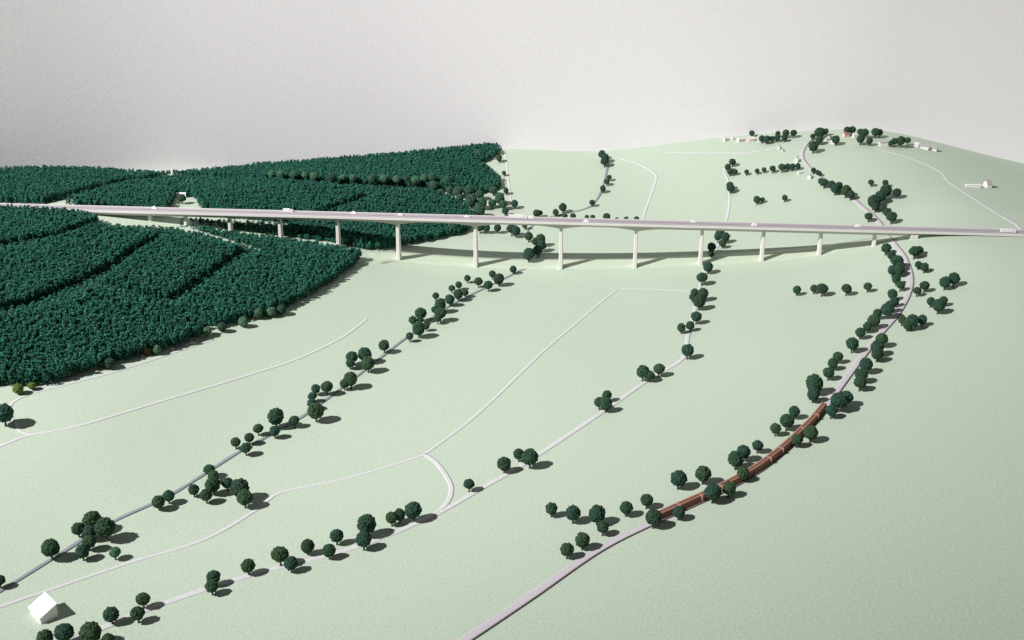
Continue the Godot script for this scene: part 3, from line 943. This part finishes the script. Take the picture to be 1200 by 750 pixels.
	tree_row([[875, 201.4, 5.5], [887.3, 200.2, 5.5], [895.3, 198.7, 5.5], [905.5, 197.5, 7], [916.4, 195.7, 8.5], [923, 195, 7, 1], [928.7, 195, 7, 1], [935.2, 194.5, 6], [861.4, 201, 6], [855.4, 201, 7], [853, 195.7, 7], [858.4, 189.7, 7.5]], "ball tree in the level upper meadow row", "country road", 942, 195, "level row on the upper meadow")
	tree_row([[855.4, 216.8, 8], [856, 219.8, 9], [887, 233.7, 8], [893.5, 233.7, 5.5], [919.7, 231.6, 6.5, 2]], "ball tree alone or paired on the far meadow", "light road", 854, 225, "single trees on the far meadow")
	tree_row([[881, 155.8, 6], [893, 162.3, 7], [898.8, 163, 7.5], [905, 162.3, 6], [911, 161, 7], [911.6, 156.3, 6], [919.4, 161.4, 6.5], [921, 155.8, 7.5], [930, 155.5, 8]], "dark ball tree beside the white cottages", "pink cottage", 880, 165, "trees by the cottages")
	tree_row([[960.8, 155, 12], [967.6, 153.9, 7], [960, 163.3, 8.5], [952.5, 159.6, 6, 3], [953.3, 171, 11], [979.3, 163.3, 9], [993, 152.5, 8, 3], [999, 152, 8], [1008.5, 154.7, 8], [1013.5, 155, 9], [1026, 154.5, 9], [1031, 155, 7], [1008.5, 163, 9], [1019, 165, 7.5]], "dark ball tree among the ridge village houses", "red roof", 991, 160, "trees of the ridge village")
	tree_row([[1044, 167.5, 6], [1048.4, 165.4, 8], [1055.8, 164.8, 10], [1063.7, 164.3, 7]], "dark ball tree between the hall and barns", "hall", 1035, 170, "trees between hall and barns")
	# forest fringe: round trees one can tell apart
	tree_row([[508, 217.7, 11], [524, 212.7, 12], [527, 222.7, 9], [517, 225, 7.5], [537, 224, 11], [549.4, 224, 11.5], [539, 231.5, 8.5], [552, 235, 14], [562, 227.7, 10], [564.4, 237.7, 11.5], [562, 246.5, 12], [578, 222.7, 10], [570.7, 220, 8], [585.7, 232.7, 11], [577, 237.7, 9], [589.5, 239, 10], [530.6, 265, 13], [560.6, 180, 10]], "grey-green round tree on the open forest fringe", "viaduct deck", 556, 262, "round trees on the forest fringe", 7, 0.7)
	tree_row([[318, 204, 8, 6], [329, 204, 9, 6], [345, 205, 9, 7], [357, 205, 8, 6], [368, 206.4, 9, 6], [389, 208, 10], [402, 208, 8, 6], [414, 208, 9, 6], [436.6, 209, 10, 7], [450, 209, 10, 6], [465, 210, 9, 6], [476, 210, 8], [487, 211, 10, 6], [497, 209, 9, 6], [506, 207.6, 10, 7]], "pale round tree in the line through the far forest", "forest fringe", 530, 215, "pale line through the far forest", 1, 1.25)
	tree_row([[213, 232, 9, 0]], "round tree in the little forest clearing", "white slab building", 212, 229, "clearing tree")
	tree_row([[357.8, 343, 9, 6], [329.7, 362.7, 11], [317.7, 365, 11, 6], [301.4, 366.5, 12, 6], [285, 377, 11, 6], [260, 382.8, 11, 3], [242, 388, 11, 6], [183.7, 409.5, 10, 6], [171.7, 411, 9, 5], [150, 411, 10, 5], [138, 416, 9, 6], [127.8, 425.3, 12, 1], [79.7, 436, 9, 5], [37.6, 452, 9, 4], [21, 455.4, 12, 4]], "shrub at the meadow foot of the dark forest", "viaduct", 467, 305, "shrubs at the forest foot", 1, 0.6)
	tree_row([[4, 484, 21]], "dark tree standing alone inside the thin forest track's hairpin", "bend", 20, 500, "hairpin tree")

func build_houses() -> void:
	var hp := hit(52, 721)
	var hut := thing("hut", hp, -0.785, "small white hut with a single sloping roof beside the thin track", "hut")
	var hs := new_st()
	var lo_h := 0.0065
	var hi_h := 0.0145
	var hq := [Vector2(0.0085, -0.002), Vector2(0.0085, lo_h), Vector2(-0.0085, hi_h), Vector2(-0.0085, -0.002)]
	for k in 4:
		var k2 := (k + 1) % 4
		quad(hs, Vector3(-0.0125, hq[k].y, hq[k].x), Vector3(-0.0125, hq[k2].y, hq[k2].x), Vector3(0.0125, hq[k2].y, hq[k2].x), Vector3(0.0125, hq[k].y, hq[k].x))
	for sx: float in [-0.0125, 0.0125]:
		var q := []
		for p in hq: q.append(Vector3(sx, p.y, p.x))
		if sx < 0.0: q.reverse()
		quad(hs, q[0], q[1], q[2], q[3])
	part("wall", flat(hs), M.house_wall, hut)
	hs = new_st()
	frustum(hs, Transform3D(Basis(Vector3.RIGHT, atan2(hi_h - lo_h, 0.017)), Vector3(0, (lo_h + hi_h) * 0.5 + 0.0004, 0)), Vector2(0.0134, 0.0104), Vector2(0.0134, 0.0104), 0.0, 0.0009)
	part("roof", flat(hs), M.white, hut)
	var rows := [[850, 165, 0.009, 0.007, 0.005, 0.004, 0.5, "white gabled cottage at the lane's far end of the cottage row"], [858, 163.5, 0.008, 0.006, 0.004, 0.003, 1.4, "smallest white cottage, second in the cottage row"], [867, 166, 0.011, 0.008, 0.006, 0.004, 0.4, "largest white cottage in the middle of the cottage row"], [890, 166, 0.006, 0.006, 0.006, 0.003, 1.5, "narrow white cottage half hidden by the first roadside tree"]]
	for r in rows: house("cottage", r[0], r[1], r[2], r[3], r[4], r[5], r[6], M.roof_white, M.house_wall, r[7])
	house("cottage", 880, 165.5, 0.013, 0.008, 0.006, 0.004, 0.1, M.roof_white, M.pink_wall, "pinkish cottage with one dark tree behind it")
	house("cottage", 913, 174.5, 0.006, 0.005, 0.004, 0.003, 0.9, M.roof_white, M.house_wall, "tiny white house alone beside the upper lane")
	house("shed", 917.5, 177.5, 0.004, 0.004, 0.003, 0.002, 0.3, M.roof_grey, M.house_wall, "tiny grey-roofed shed next to the lone lane house", "shed")
	house("house", 933, 190, 0.009, 0.008, 0.009, 0.004, 1.2, M.roof_white, M.house_wall, "tall white house at the fork by the level tree row")
	house("house", 937, 203.5, 0.008, 0.006, 0.003, 0.002, 0.3, M.roof_white, M.house_wall, "low white house below the level tree row")
	house("house", 949, 209, 0.009, 0.007, 0.005, 0.003, 0.9, M.roof_white, M.house_wall, "white house on the bend of the upper country road")
	house("house", 969, 164.5, 0.010, 0.008, 0.005, 0.004, 0.3, M.roof_white, M.house_wall, "white village house between two big dark trees")
	house("house", 958, 168.5, 0.010, 0.005, 0.004, 0.003, -0.7, M.roof_grey, M.house_wall, "narrow white house behind the village road's dark tree")
	house("house", 976, 168.5, 0.009, 0.006, 0.004, 0.003, -0.5, M.roof_white, M.house_wall, "white house in front of the round village tree")
	house("house", 991, 160, 0.012, 0.009, 0.006, 0.005, 0.3, M.roof_red, M.pink_wall, "house with reddish roof under the village trees")
	house("house", 1002, 161, 0.011, 0.008, 0.006, 0.004, 0.2, M.roof_white, M.house_wall, "white house beside the red-roofed village house")
	house("hall", 1035, 170.5, 0.017, 0.011, 0.007, 0.002, 0.05, M.roof_grey, M.house_wall, "pale grey hall standing alone at the top of the slope track", "hall")
	house("barn", 1074, 172, 0.009, 0.008, 0.006, 0.003, -0.5, M.roof_white, M.house_wall, "small white barn first in the line of barns by the backdrop", "barn")
	house("barn", 1083, 174.5, 0.018, 0.008, 0.006, 0.003, -0.5, M.roof_grey, M.house_wall, "long white barn in the middle of the line of barns", "barn")
	house("barn", 1094, 176, 0.014, 0.016, 0.005, 0.004, -0.45, M.roof_grey, M.house_wall, "broad grey-roofed barn last in the line of barns", "barn")
	house("barn", 1157, 219, 0.010, 0.015, 0.008, 0.006, 0.15, M.roof_grey, M.house_wall, "white gabled barn alone on the far right slope", "barn")
	house("shed", 1140, 219, 0.028, 0.006, 0.004, 0.001, -0.05, M.white, M.white, "long low white shed beside the lone gabled barn", "shed")
	house("shed", 212, 231, 0.022, 0.006, 0.008, 0.001, 0.0, M.white, M.house_wall, "white slab building above the round tree in the forest clearing", "shed")
	house("shed", 256, 229, 0.012, 0.006, 0.006, 0.001, 0.3, M.white, M.house_wall, "small white slab building half hidden in the forest", "shed")
